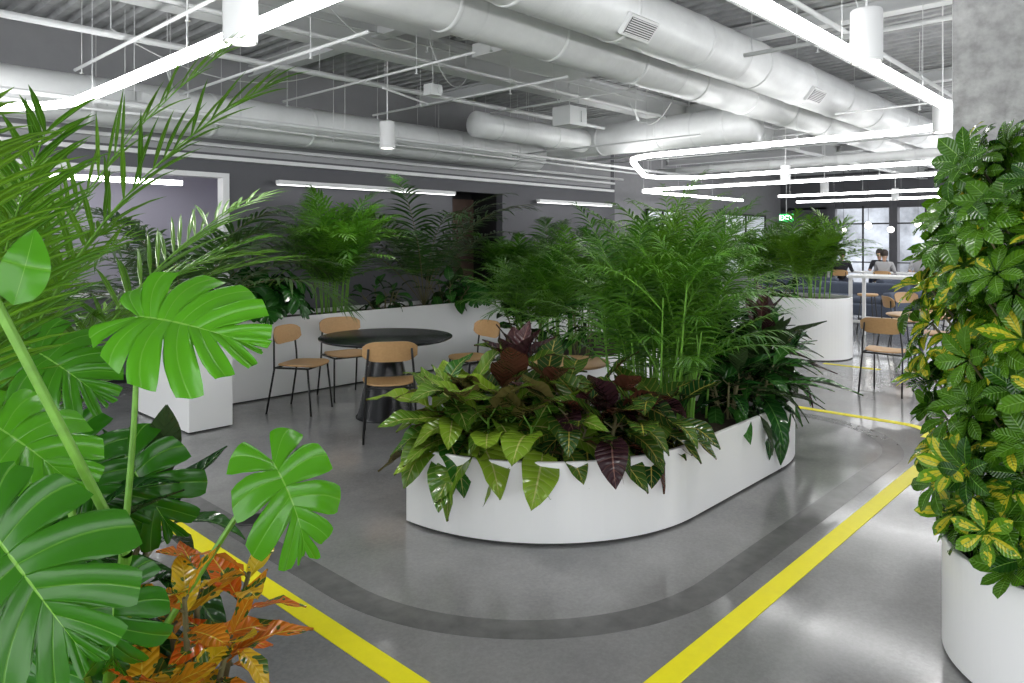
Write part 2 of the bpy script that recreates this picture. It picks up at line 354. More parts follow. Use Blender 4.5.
mb.build('window_far',[M_black],False)
boxobj('building_outside',(33,-10,-1),(33.3,14,3.4),simple('outside_facade',(.20,.21,.23),.9,noise=.6,scale=.8))
mb=MB(); mb.box((5.65,.65,CZ/2),(.9,.9,CZ+.02)); 
mb.build('concrete_column',[M_conc],False)
mb=MB()
for xx in np.arange(X0,X1+.1,3.1): mb.box((xx,Y0,CZ/2),(.18,.18,CZ))
mb.box(((X0+X1)/2,Y0,.25),(X1-X0,.2,.5)); mb.build('window_side',[M_trim],False)
# ---------------------------------------------------------------- floor markings
def path_round(pts,radii,seg=12):
    out=[]; n=len(pts)
    for i,p in enumerate(pts):
        p=np.array(p,float)
        if i in(0,n-1) or radii[i]==0: out.append(p); continue
        a=norm(np.array(pts[i-1])-p); b=norm(np.array(pts[i+1])-p); ang=math.acos(np.clip(a@b,-1,1)); r=radii[i]; t=r/math.tan(ang/2)
        s=p+a*t; e=p+b*t; c=p+norm(a+b)*r/math.sin(ang/2)
        a0=math.atan2(*(s-c)[::-1]); a1=math.atan2(*(e-c)[::-1]); da=(a1-a0+math.pi)%(2*math.pi)-math.pi
        for k in range(seg+1): th=a0+da*k/seg; out.append(c+r*np.array([math.cos(th),math.sin(th)]))
    return np.array(out)
def offs(pts,w):
    T=norm(np.gradient(pts,axis=0)); N=np.stack([-T[:,1],T[:,0]],-1); return pts+N*w
def ribbon(name,pts,w,z,mat,th=.0015):
    a=offs(pts,w/2);b=offs(pts,-w/2); n=len(pts)
    P=np.zeros((1,n,4,3)); 
    P[0,:,0,:2]=a;P[0,:,1,:2]=a;P[0,:,2,:2]=b;P[0,:,3,:2]=b; P[0,:,0,2]=0.0;P[0,:,1,2]=z;P[0,:,2,2]=z;P[0,:,3,2]=0.0
    mb=MB(); mb.grids(P,np.zeros((n,4,2)),[.5]); return mb.build(name,[mat],False)
ribbon('yellow_floor_tape',path_round([(1.70,9.0),(1.70,1.44),(6.95,1.44)],[0,.35,0]),.10,.003,M_yel)
ribbon('yellow_floor_tape',path_round([(6.75,1.62),(7.13,1.62),(7.13,6.4)],[0,.3,0]),.085,.0032,M_yel)
ribbon('yellow_floor_tape',np.array([(9.9,2.9),(9.9,3.2),(9.9,3.6)]),.09,.003,M_yel)
ribbon('floor_band',path_round([(1.93,8.0),(1.93,1.66),(6.85,1.66),(6.85,7.5)],[0,1.25,1.0,0],24),.15,.0015,M_band)
mb=MB(); a=np.linspace(0,2*np.pi,33)
dr=G(-1.54,4.26); P=np.zeros((1,4,33,3))
for i,(r,z) in enumerate(((.095,0),(.095,.005),(.07,.005),(0.0,.0035))): P[0,i,:,0]=dr[0]+r*np.cos(a);P[0,i,:,1]=dr[1]+r*np.sin(a);P[0,i,:,2]=z
mb.grids(P,np.zeros((4,33,2)),[.5]); mb.build('floor_outlet_cover',[M_black])
# ---------------------------------------------------------------- planters
def rrect(x0,x1,y0,y1,r,seg=16):
    cs=[((x0,y0),math.pi),((x1,y0),1.5*math.pi),((x1,y1),0),((x0,y1),.5*math.pi)]; out=[]
    for (c,a0),rr,(sx,sy) in zip(cs,r,((1,1),(-1,1),(-1,-1),(1,-1))):
        rr=max(rr,.008); cx,cy=c[0]+sx*rr,c[1]+sy*rr; n=seg if rr>.1 else 3
        for k in range(n+1): th=a0+.5*math.pi*k/n; out.append((cx+rr*math.cos(th),cy+rr*math.sin(th)))
    return np.array(out)
def inset(pl,d):
    a=np.roll(pl,1,0);b=np.roll(pl,-1,0); e1=norm(pl-a);e2=norm(b-pl); n1=np.stack([-e1[:,1],e1[:,0]],-1);n2=np.stack([-e2[:,1],e2[:,0]],-1)
    n=norm(n1+n2); c=np.clip((n*n1).sum(1),.3,1); return pl+n*(d/c)[:,None]
def planter(name,outl,h):
    c=outl.mean(0); n=len(outl)
    mb=MB(); rings=[(inset(outl,.02),0.0,1),(inset(outl,.02),.014,1),(outl,.014,0),(outl,h-.004,0),(inset(outl,.004),h,0),(inset(outl,.022),h,0),(inset(outl,.022),h-.05,0)]
    P=np.zeros((1,len(rings),n+1,3))
    for i,(pl,z,_) in enumerate(rings): P[0,i,:n,:2]=pl;P[0,i,n,:2]=pl[0];P[0,i,:,2]=z
    mb.grids(P[:,:3],np.zeros((3,n+1,2)),[.5],1); mb.grids(P[:,2:],np.zeros((len(rings)-2,n+1,2)),[.5],0)
    s=np.zeros((1,6,n+1,3)); pl=P[0,-1,:,:2]
    for i,f in enumerate(np.linspace(1,0,6)): s[0,i,:,:2]=c+(pl-c)*f; s[0,i,:,2]=h-.05+.02*(1-f)
    mb.grids(s,np.zeros((6,n+1,2)),[.5],2)
    return mb.build(name,[M_white,M_dark,M_soil],False,origin=(c[0],c[1],0))
planter('curved_planter',rrect(2.65,5.10,2.15,3.35,[1.19,0,0,0],28),.45)
planter('curved_planter',rrect(5.104,6.3,2.15,3.35,[0,1.185,0,0],28),.45)
planter('low_planter',rrect(5.7,8.2,4.4,5.8,[.15,.15,.15,.15]),.45)
planter('tall_planter',rrect(2.58,2.97,6.2,7.35,[.01]*4),.75)
planter('tall_planter',rrect(3.25,9.6,7.0,7.65,[.02,.3,.02,.02]),.83)
planter('tall_planter',rrect(9.95,11.0,3.45,7.6,[.5,.5,.02,.02]),.85)
planter('low_planter',rrect(-.15,.85,1.65,5.2,[.45,.45,.45,.45]),.45)
cx,cy=3.52,.22
planter('round_planter',rrect(cx-.55,cx+.55,cy-1.6,cy+.55,[.54]*4,24),.45)
# ---------------------------------------------------------------- plants : front planter
Z=.41
def pol(cx,cy,r,deg): return (cx+r*math.cos(math.radians(deg)),cy+r*math.sin(math.radians(deg)),Z)
for dg,r,n in ((188,.98,32),(203,.96,36),(218,.96,32)):
    bush('philodendron_plant',pol(3.84,3.34,r,dg),.32,n,T_phil,.40,[L_phil,M_stem],stems=5,spread=.16,elr=(1.1,-.45),pet=.09)
for dg,r,n in ((231,.97,34),(244,.96,34),(257,.95,32),(268,.93,30)):
    bush('dark_croton_plant',pol(3.84,3.34,r,dg),.28,n,T_burg,.36,[L_burg,M_stemb,L_purp],stems=5,spread=.16,elr=(1.0,-.55),pet=.07)
bush('dark_croton_plant',(3.22,2.98,Z),.46,44,T_burg,.38,[L_burg,M_stemb,L_purp],stems=6,spread=.24,elr=(1.2,-.2),top=1)
bush('dark_croton_plant',(3.50,2.70,Z),.34,36,T_burg,.36,[L_burg,M_stemb,L_purp],stems=6,spread=.24,elr=(1.0,-.2))
bush('philodendron_plant',(2.95,3.15,Z),.34,30,T_phil,.36,[L_phil,M_stem],stems=5,spread=.16,elr=(1.2,-.1))
BP=dict(nl=20,lowf=.70,stem=M_stem,grav=.5)
palm('bamboo_palm',(4.12,2.60,Z),1.42,.55,60,.23,.0075,L_bam,canes=20,csp=.28,flo=.35,droop=.95,el1=.65,el0=1.5,**BP)
palm('bamboo_palm',(4.5,2.74,Z),1.62,.55,60,.24,.0075,L_bam,canes=20,csp=.28,flo=.35,droop=.9,el1=.65,el0=1.5,**BP)
palm('bamboo_palm',(4.78,2.95,Z),1.65,.55,36,.24,.008,L_bam,canes=12,csp=.2,flo=.4,droop=.9,el1=.6,el0=1.5,**BP)
palm('areca_palm',(5.1,3.0,Z),1.82,.6,44,.26,.008,L_areca,canes=11,csp=.2,flo=.5,droop=1.0,el1=.65,el0=1.5,**BP)
for x,y,h,n in ((4.72,2.38,.30,34),(5.05,2.36,.34,36)):
    bush('dark_dracaena_plant',(x,y,Z),h,n,T_lance,.44,[L_dark,M_stemb],stems=5,spread=.15,elr=(1.0,-.5))
for dg,r,h,top in ((288,.95,.40,None),(305,.95,.46,1),(322,.95,.46,None),(342,.9,.48,None)):
    bush('dark_dracaena_plant',pol(5.1,3.34,r,dg),h,46,T_lance,.52,[L_dark,M_stemb,L_purp],stems=5,spread=.20,elr=(1.15,-.35),top=top,topn=4)
bush('dark_dracaena_plant',(5.45,2.95,Z),.55,40,T_lance,.50,[L_dark,M_stemb],stems=5,spread=.2,elr=(1.2,0))
# middle low planter
for (x,y,h) in ((6.15,5.5,1.25),(6.25,5.05,1.35),(6.9,5.2,1.65)):
    palm('parlour_palm',(x,y,Z),h,.6,50,.25,.010,L_bam,canes=10,nl=18,droop=1.0,lowf=.6,csp=.22,el1=.6,flo=.5)
bush('dracaena_plant',(6.2,4.8,Z),.75,60,T_drac,.42,[L_dark,M_stemb],stems=4,spread=.2,elr=(1.3,-.1))
bush('dark_croton_plant',(6.1,5.55,Z),.5,40,T_burg,.3,[L_dark,M_stemb],stems=5,spread=.25,elr=(1.2,-.3))
palm('kentia_palm',(7.6,5.2,Z),1.9,1,12,.38,.016,L_kentia,nl=26,droop=1.4)
# back tall row
Z2=.79
palm('parlour_palm',(4.7,7.33,Z2),1.55,.6,100,.28,.012,L_bam,canes=14,nl=18,droop=1.0,lowf=.58,csp=.18,el1=.55)
palm('kentia_palm',(6.1,7.33,Z2),2.0,1.0,20,.40,.015,L_kentia,nl=26,droop=1.5,stem=M_stemb)
palm('kentia_palm',(8.6,7.33,Z2),1.6,1.0,14,.40,.018,L_kentia,nl=24,droop=1.6,stem=M_stemb)
palm('parlour_palm',(7.7,7.33,Z2),1.15,.6,50,.28,.014,L_bam,canes=8,nl=16,droop=1.2,lowf=.5,csp=.15)
def monbush(name,base,h,n,L,tpls,mat,azc=None,r=.25):
    mb=MB(); base=np.array(base,float)
    for i in range(n):
        az=i*2.4+rng.uniform(-.4,.4) if azc is None else azc+rng.uniform(-1.3,1.3); hh=h*rng.uniform(.25,1); rr=r*rng.uniform(.5,1.2)
        o=base+np.array([math.cos(az)*rr,math.sin(az)*rr,hh]); mb.tube([base-np.array([0,0,.02]),base+np.array([math.cos(az)*rr*.3,math.sin(az)*rr*.3,hh*.7]),o],[.008,.007,.005],5,1)
        D=np.array([math.cos(az),math.sin(az),rng.uniform(-.9,-.1)]); N=np.array([math.cos(az)*.7,math.sin(az)*.7,1.0])
        putmon(mb,tpls,o,D,N,L*rng.uniform(.7,1.1),rng.uniform())
    return mb.build(name,[mat,M_stem],origin=tuple(base))
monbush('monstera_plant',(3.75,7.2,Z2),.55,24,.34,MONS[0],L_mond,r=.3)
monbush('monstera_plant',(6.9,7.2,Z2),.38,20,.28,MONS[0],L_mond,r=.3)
bush('dark_croton_plant',(5.4,7.25,Z2),.25,34,T_burg,.26,[L_dark,M_stemb],stems=5,spread=.3)
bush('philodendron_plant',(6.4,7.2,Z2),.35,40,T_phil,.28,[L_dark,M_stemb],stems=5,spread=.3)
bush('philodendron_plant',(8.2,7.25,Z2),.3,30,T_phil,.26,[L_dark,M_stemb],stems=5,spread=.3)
palm('kentia_palm',(2.78,6.75,.71),1.7,1.1,20,.42,.016,L_kentia,nl=28,droop=1.5,stem=M_stemb)
bush('dark_croton_plant',(2.76,6.4,.71),.2,20,T_burg,.24,[L_dark,M_stemb],stems=4,spread=.12)
# right-middle tall planter
palm('bamboo_palm',(10.4,3.95,Z2),1.35,.6,80,.28,.012,L_areca,canes=12,nl=18,droop=1.0,lowf=.6,csp=.25,el1=.5)
palm('bamboo_palm',(10.4,4.7,Z2),1.3,.6,50,.28,.012,L_bam,canes=8,nl=18,droop=1.1,lowf=.5,csp=.2)
palm('areca_palm',(10.4,5.7,Z2),1.6,.6,18,.36,.014,L_bam,nl=26,droop=1.2)
palm('kentia_palm',(10.4,6.8,Z2),1.55,.6,18,.36,.016,L_kentia,nl=26,droop=1.3)
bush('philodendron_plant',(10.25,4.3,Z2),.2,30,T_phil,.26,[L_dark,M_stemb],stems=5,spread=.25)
# ---------------------------------------------------------------- near-left plants
palm('areca_palm',(.42,2.75,Z),1.90,.9,22,.36,.010,L_areca,nl=34,droop=1.0,m=3,el0=1.53,el1=1.1,grav=.2)
palm('areca_palm',(.55,3.7,Z),1.60,.9,22,.34,.010,L_areca,nl=34,droop=1.1,m=3,el0=1.5,el1=1.05,grav=.25)
palm('kentia_palm',(.45,4.6,Z),1.6,.9,16,.36,.013,L_kentia,nl=30,droop=1.3,m=3)
def V(s,d,z): return np.array([CA*d+SA*s,SA*d-CA*s,z])
mb=MB(); rootp=G(-1.05,1.85,Z)
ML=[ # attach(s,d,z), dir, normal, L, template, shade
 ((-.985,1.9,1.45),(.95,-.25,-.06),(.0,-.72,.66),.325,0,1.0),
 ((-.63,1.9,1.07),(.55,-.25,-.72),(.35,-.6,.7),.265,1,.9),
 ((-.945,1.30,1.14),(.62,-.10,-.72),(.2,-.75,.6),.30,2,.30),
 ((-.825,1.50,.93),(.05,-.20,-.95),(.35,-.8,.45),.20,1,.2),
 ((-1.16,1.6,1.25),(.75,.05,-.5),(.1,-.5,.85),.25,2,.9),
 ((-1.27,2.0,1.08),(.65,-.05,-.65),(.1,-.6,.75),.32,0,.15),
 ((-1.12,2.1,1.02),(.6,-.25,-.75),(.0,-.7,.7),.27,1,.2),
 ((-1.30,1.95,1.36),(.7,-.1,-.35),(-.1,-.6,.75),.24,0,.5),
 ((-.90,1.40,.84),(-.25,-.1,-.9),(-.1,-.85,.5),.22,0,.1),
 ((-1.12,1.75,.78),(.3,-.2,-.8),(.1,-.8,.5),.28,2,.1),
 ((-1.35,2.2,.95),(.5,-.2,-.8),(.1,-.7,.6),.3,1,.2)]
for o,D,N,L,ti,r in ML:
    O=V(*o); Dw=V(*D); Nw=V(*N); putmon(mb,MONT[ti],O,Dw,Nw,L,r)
    mid=rootp*.4+O*.6+np.array([0,0,.06])+V(.04,.0,0)
    tt=np.linspace(0,1,12)[:,None]; C=(1-tt)**2*rootp+2*tt*(1-tt)*mid+tt**2*O
    mb.tube(C,np.linspace(.011,.006,12),7,1)
tt=np.linspace(0,1,12)[:,None]; C=(1-tt)*V(-1.02,1.42,1.54)+tt*V(-.80,1.5,1.0); mb.tube(C,.010,8,1)
C=(1-tt)*V(-.80,1.5,1.0)+tt*rootp; mb.tube(C,.012,8,1)
put(mb,leaf(12,7,.28,.75,.75,.25,.5,.05),V(-1.0,1.45,1.52),V(.25,.1,.95),V(.7,-.7,.1),[.16],[.9],0)
mb.build('monstera_plant',[L_mon,M_stem],origin=tuple(rootp))
bush('croton_plant',tuple(G(-.84,1.92,Z)),.36,50,T_crot,.20,[L_crot,M_stemb],stems=5,spread=.14,elr=(1.1,-.4),pet=.02)
bush('croton_plant',tuple(G(-.86,1.68,Z)),.22,40,T_crot,.19,[L_crot,M_stemb],stems=4,spread=.12,elr=(1.0,-.3),pet=.02)
bush('dark_croton_plant',tuple(G(-1.25,2.15,Z)),.45,50,T_lance,.36,[L_dark,M_stemb],stems=6,spread=.3)
bush('dark_croton_plant',tuple(G(-1.45,1.85,Z)),.5,44,T_lance,.36,[L_dark,M_stemb],stems=6,spread=.3)
# ---------------------------------------------------------------- schefflera, right
mb=MB(); c=np.array([3.50,.25,0.])
nw=800; z=rng.uniform(.46,2.02,nw); az=rng.uniform(0,2*np.pi,nw)
R0=np.interp(z,[.45,.6,1.1,1.5,1.85,2.05],[.47,.54,.53,.56,.54,.36])*(1+.10*np.sin(az*4+z*6))
rad=R0*np.sqrt(rng.uniform(.35,1.15,nw))
pc=np.stack([c[0]+rad*np.cos(az),c[1]+rad*np.sin(az),z],-1)
O=norm(np.stack([np.cos(az),np.sin(az),rng.uniform(.1,1.2,nw)],-1)+rng.normal(0,.2,(nw,3)))
for i in range(nw):
    k=rng.integers(6,9); o=O[i]; a1=norm(np.cross(o,[0,0,1.])); a2=np.cross(o,a1)
    ph=np.arange(k)/k*2*np.pi+rng.uniform(0,1); tl=rng.uniform(.9,1.35)
    D=np.cos(tl)*o+np.sin(tl)*(np.cos(ph)[:,None]*a1+np.sin(ph)[:,None]*a2)
    r0=rng.uniform(0,.85) if .6<z[i]<1.6 else rng.uniform(.0,.55)
    put(mb,T_sch[rng.integers(3)],pc[i]+D*.012,D,np.repeat(o[None],k,0),rng.uniform(.09,.135,k),np.clip(r0+rng.uniform(0,.2,k),0,1))
    if i%4==0:
        b=np.array([c[0]+rad[i]*.25*math.cos(az[i]),c[1]+rad[i]*.25*math.sin(az[i]),max(.42,z[i]-.5)]); mb.tube([b,(b+pc[i])/2+np.array([0,0,-.03]),pc[i]],.005,4,1)
for i in range(16):
    a=i*2.4; r=.06+.018*i; b=np.array([c[0]+r*math.cos(a),c[1]+r*math.sin(a),.40]); mb.tube([b,b+np.array([0,0,.6]),b+np.array([.02,.02,1.25])],.009,5,1)
mb.build('variegated_schefflera',[L_sch,M_stemb],origin=(c[0],c[1],.41))
# ---------------------------------------------------------------- furniture
def slab(mb,outl,zf,th,mat=0):
    c=outl.mean(0); n=len(outl)
    prof=[(0,-th/2),(.9,-th/2),(.985,-th/2),(1,-th*.25),(1,th*.25),(.985,th/2),(.9,th/2),(.6,th/2),(.3,th/2),(0,th/2)]
    P=np.zeros((1,len(prof),n+1,3)); ol=np.vstack([outl,outl[:1]])
    for i,(f,dz) in enumerate(prof): P[0,i,:,:2]=c+(ol-c)*f; P[0,i,:,2]=zf(P[0,i,:,0],P[0,i,:,1])+dz
    mb.grids(P,np.zeros((len(prof),n+1,2)),[.5],mat)
def chair(loc,rz,name='dining_chair'):
    e=empty(name,(loc[0],loc[1],0),rz)
    mb=MB(); a=np.linspace(0,2*np.pi,41)[:-1]
    sup=lambda v,p: np.sign(v)*np.abs(v)**p
    o=np.stack([.215*sup(np.cos(a),.55),.205*sup(np.sin(a),.55)],-1); o[:,0]*=1+.10*o[:,1]/.2
    slab(mb,o,lambda x,y:.455+.25*x*x+.02*np.clip(-y-.1,0,1)+ -.35*np.clip(y-.12,0,1)**1.6,.014); mb.build('seat',[M_oak],parent=e)
    mb=MB(); u=np.linspace(-1,1,15); v=np.linspace(-1,1,9); U,Vv=np.meshgrid(u,v,indexing='ij')
    hh=.085*(1-np.abs(u)**5*.55)
    X=U*.225; Zz=.735+Vv*hh[:,None]; Y=-.215+.9*X*X-(Zz-.735)*.18
    Fr=np.stack([X,Y+.007,Zz],-1); Bk=np.stack([X,Y-.007,Zz],-1)
    mb.grids(Fr[None],np.zeros((15,9,2)),[.5]); mb.grids(Bk[None],np.zeros((15,9,2)),[.5])
    for ed in (np.stack([Fr[0],Bk[0]],0),np.stack([Fr[-1],Bk[-1]],0),np.stack([Fr[:,0],Bk[:,0]],0),np.stack([Fr[:,-1],Bk[:,-1]],0)): mb.grids(ed[None],np.zeros((*ed.shape[:2],2)),[.5])
    mb.build('backrest',[M_oak],parent=e)
    mb=MB(); r=.0095
    for sx in (-1,1):
        mb.tube([(sx*.215,-.265,0),(sx*.20,-.19,.42),(sx*.195,-.195,.55),(sx*.18,-.205,.70),(sx*.175,-.205,.76)],r,8,0,True)
        mb.tube([(sx*.20,.20,0),(sx*.185,.155,.436)],r,8,0,True)
        mb.tube([(sx*.185,.16,.438),(sx*.199,-.19,.438)],r,8,0,True)
    mb.tube([(-.187,.15,.434),(.187,.15,.434)],r,8,0,True); mb.tube([(-.2,-.19,.434),(.2,-.19,.434)],r,8,0,True)
    mb.build('frame',[M_black],parent=e); return e
def lathe(mb,prof,c=(0,0),n=48,mat=0):
    a=np.linspace(0,2*np.pi,n+1); P=np.zeros((1,len(prof),n+1,3))
    for i,(r,z) in enumerate(prof): P[0,i,:,0]=c[0]+r*np.cos(a);P[0,i,:,1]=c[1]+r*np.sin(a);P[0,i,:,2]=z
    mb.grids(P,np.zeros((len(prof),n+1,2)),[.5],mat)
def rtable(name,loc,R,h,mt,base=.27,mb_=None):
    e=empty(name,(loc[0],loc[1],0)); mb=MB(); lathe(mb,[(0,h-.028),(R-.03,h-.028),(R,h-.012),(R,h-.003),(R-.004,h),(0,h)],n=64); mb.build('tabletop',[mt],parent=e)
    mb=MB()
    if base>.2: lathe(mb,[(0,0),(base,0),(base,.012),(base*.93,.03),(base*.42,h-.05),(base*.40,h-.028),(0,h-.028)])
    else: lathe(mb,[(0,0),(base+.08,0),(base+.08,.015),(.03,.03),(.025,h-.06),(.12,h-.028),(0,h-.028)])
    mb.build('base',[M_tblk],parent=e)
def face(src,dst): return math.atan2(dst[1]-src[1],dst[0]-src[0])-math.pi/2
tc=G(-1.18,6.78); rtable('round_black_table',tc,.62,.75,M_tblk,.28)
for s,d in ((-2.02,7.0),(-1.04,6.12),(-1.75,7.62),(-.40,7.35)):
    p=G(s,d); chair(p,face(p,tc))
tt2=G(.50,6.15); rtable('round_side_table',tt2,.33,.62,M_oak,.12)
tr=G(4.95,8.75); rtable('round_oak_table',tr,.38,.75,M_oak,.12)
for s,d in ((4.08,7.85),(5.45,9.3),(5.35,8.15)):
    p=G(s,d); chair(p,face(p,tr))
t4=G(6.5,10.6)
for s,d in ((5.75,10.7),(6.3,11.3)):
    p=G(s,d); chair(p,face(p,t4))
e=empty('high_table',tuple(G(6.35,11.9)),0); mb=MB(); mb.box((0,0,1.04),(.75,1.35,.04))
for sx in(-1,1):
    for sy in(-1,1): mb.box((sx*.34,sy*.63,.51),(.05,.05,1.02))
mb.box((.34,0,.3),(.04,1.25,.04)); mb.box((-.34,0,.3),(.04,1.25,.04)); mb.build('frame_and_top',[M_trim],False,parent=e)
def stool(loc):
    e=empty('bar_stool',(loc[0],loc[1],0)); mb=MB(); lathe(mb,[(0,.66),(.15,.66),(.17,.675),(.165,.70),(0,.69)],n=24,mat=0)
    for i in range(4):
        a=i*math.pi/2+.78; mb.tube([(.2*math.cos(a),.2*math.sin(a),0),(.12*math.cos(a),.12*math.sin(a),.665)],.01,6,1,True)
    lathe(mb,[(.165,.24),(.175,.25),(.165,.26)],n=24,mat=1)
    mb.build('seat_and_legs',[M_oak,M_black],parent=e)
for s,d in ((7.15,11.7),(6.3,12.8)): stool(G(s,d))
def sofa(loc,rz,w=1.9):
    e=empty('sofa',(loc[0],loc[1],0),rz)
    def cush(name,c,dm,b=.05):
        mb=MB(); mb.box((0,0,0),dm); o=mb.build(name,[M_sofa],False,loc=c,parent=e); m=o.modifiers.new('b','BEVEL'); m.width=b; m.segments=3
    cush('base',(0,0,.22),(w,.85,.26)); cush('back',(0,.36,.50),(w,.2,.46)); cush('arm_left',(-w/2+.08,0,.42),(.18,.85,.34)); cush('arm_right',(w/2-.08,0,.42),(.18,.85,.34))
    cush('seat_left',(-w/4+.04,-.05,.41),(w/2-.2,.68,.14)); cush('seat_right',(w/4-.04,-.05,.41),(w/2-.2,.68,.14))
    mb=MB()
    for sx in(-1,1):
        for sy in(-1,1): mb.tube([(sx*(w/2-.1),sy*.35,0),(sx*(w/2-.1),sy*.35,.1)],.02,6,0,True)
    mb.build('feet',[M_black],parent=e)
sofa(G(7.3,15.4),math.radians(-100)); sofa(G(7.0,18.0),math.radians(-90)); sofa(G(9.4,17.0),math.radians(-10),1.6)
pt=G(10.3,20.4)
e=empty('long_table',tuple(pt)); mb=MB(); mb.box((0,0,.735),(.8,2.6,.03)); 
for sx in(-1,1):
    for sy in(-1,1): mb.box((sx*.35,sy*1.2,.36),(.05,.05,.72))
mb.build('top_and_legs',[M_trim],False,parent=e)
M_skin=simple('skin',(.45,.26,.18),.6); M_hair=simple('hair',(.03,.02,.015),.7)
def person(loc,rz,shirt,pants):
    e=empty('seated_person',(loc[0],loc[1],0),rz)
    def skin(name,vs,es,rs,mat,root=0):
        me=bpy.data.meshes.new(name); me.from_pydata(vs,es,[]); o=bpy.data.objects.new(name,me); COL.objects.link(o); o.parent=e
        m=o.modifiers.new('s','SKIN'); m.use_smooth_shade=True
        for i,r in enumerate(rs):
            me.skin_vertices[0].data[i].radius=(r,r*(.75 if r>.1 else 1)); me.skin_vertices[0].data[i].use_root=(i==root)
        s=o.modifiers.new('ss','SUBSURF'); s.levels=1; s.render_levels=2; me.materials.append(mat); return o
    skin('torso_and_sleeves',[(0,0,.52),(0,.0,.75),(0,.02,.98),(0,.02,1.08),(.18,.02,1.02),(.24,.08,.80),(.20,.28,.79),(-.18,.02,1.02),(-.24,.08,.80),(-.2,.28,.79)],
         [(0,1),(1,2),(2,3),(2,4),(4,5),(5,6),(2,7),(7,8),(8,9)],[.14,.13,.14,.07,.065,.05,.04,.065,.05,.04],shirt)
    skin('legs',[(0,0,.52),(.1,.08,.53),(.12,.42,.51),(.12,.45,.09),(-.1,.08,.53),(-.12,.42,.51),(-.12,.45,.09),(.12,.56,.04),(-.12,.56,.04)],
         [(0,1),(1,2),(2,3),(3,7),(0,4),(4,5),(5,6),(6,8)],[.13,.09,.065,.045,.09,.065,.045,.035,.035],pants)
    skin('head',[(0,.02,1.05),(0,.03,1.14),(0,.045,1.22),(0,.04,1.31)],[(0,1),(1,2),(2,3)],[.045,.05,.085,.075],M_skin)
    mb=MB(); lathe(mb,[(.088,1.22),(.10,1.28),(.09,1.35),(.05,1.395),(0,1.405)],(0,.015),16); 
    mb.build('hair',[M_hair],parent=e)
    mb=MB(); mb.tube([(0,.12,1.25),(0,.14,1.22)],[.008,.014],6,0,True); mb.tube([(.2,.28,.79),(.15,.36,.79)],[.03,.02],6,0,True); mb.tube([(-.2,.28,.79),(-.15,.36,.79)],[.03,.02],6,0,True)
    for sx in (-1,1):
        for k in range(4): mb.tube([(sx*(.165-.012*k),.35,.79),(sx*(.155-.014*k),.40,.78),(sx*(.15-.014*k),.425,.765)],.008,5,0,True)
        mb.tube([(sx*.14,.33,.79),(sx*.115,.36,.78)],.009,5,0,True)
    mb.build('nose_and_hands',[M_skin],parent=e)
M_sh1=simple('shirt_dark',(.02,.02,.025),.9); M_sh2=simple('shirt_white',(.35,.35,.36),.9); M_pt=simple('jeans',(.04,.05,.09),.9)
for dx,dy,rz,sh in ((-.75,.7,-90,M_sh1),(-.75,-.4,-90,M_sh2),(.75,.15,90,M_sh1),(.75,-.9,90,M_sh2)):
    person((pt[0]+dx,pt[1]+dy),math.radians(rz),sh,M_pt); chair((pt[0]+dx*1.02,pt[1]+dy),math.radians(rz))
# ---------------------------------------------------------------- ceiling services
def duct(name,p0,p1,r,bands=1.25,caps=True):
    p0=np.array(p0,float);p1=np.array(p1,float); L=np.linalg.norm(p1-p0); D=(p1-p0)/L; mb=MB()
    mb.tube([p0+D*L*k/8 for k in range(9)],r,36,0,caps)
    k=.4
    while k<L-.1: 
        mb.tube([p0+D*(k-.025),p0+D*(k-.02),p0+D*(k+.02),p0+D*(k+.025)],[r,r+.008,r+.008,r],36,0); k+=bands
    for q in np.arange(.9,L,3.0):
        c=p0+D*q; ring_r=r+.012
        mb.tube([c-D*.012,c+D*.012],ring_r,24,1); s=np.cross(D,[0,0,1.]); 
        for sg in(-1,1): mb.tube([c+s*sg*r,np.array([c[0]+s[0]*sg*r,c[1]+s[1]*sg*r,CZ])],.004,4,1)
    return mb.build(name,[M_duct,M_pipe],origin=tuple((p0+p1)/2))
duct('round_duct',(-3,4.15,3.46),(20,4.15,3.46),.22)
duct('round_duct',(-3,3.46,3.53),(24,3.46,3.53),.25)
duct('round_duct',(9.6,4.4,3.28),(9.6,8.9,3.28),.25,1.1)
duct('round_duct',(-3,8.2,3.08),(9.3,8.2,3.08),.24)
duct('round_duct',(13.5,-2,3.10),(13.5,8.4,3.10),.075)
duct('round_duct',(6.9,7.2,3.25),(9.3,7.2,3.25),.18)
def grille(c,):
    mb=MB(); mb.box((0,0,0),(.40,.04,.18),0); mb.box((0,-.021,0),(.36,.004,.14),1)
    for k in range(8): mb.box((0,-.026,-.063+.018*k),(.35,.01,.008),0)
    mb.build('duct_grille',[M_trim,M_dark],False,loc=c,rot=(math.radians(40),0,0))
grille((4.95,3.255,3.36)); grille((8.7,3.255,3.36))
def pipe(p0,p1,r,name='ceiling_pipe'):
    m=MB(); m.tube([p0,p1],r,10,0,True); 
    p0=np.array(p0,float);p1=np.array(p1,float);L=np.linalg.norm(p1-p0)
    for q in np.arange(.8,L,2.4):
        c=p0+(p1-p0)*q/L; m.tube([c,(c[0],c[1],CZ)],.004,4,0)
        if r<.02: m.tube([c,c-np.array([0,0,.06])],.007,5,0); m.tube([c-np.array([0,0,.06]),c-np.array([0,0,.065])],[.02,.02],8,0,True)
    return m.build(name,[M_pipe],origin=tuple((p0+p1)/2))
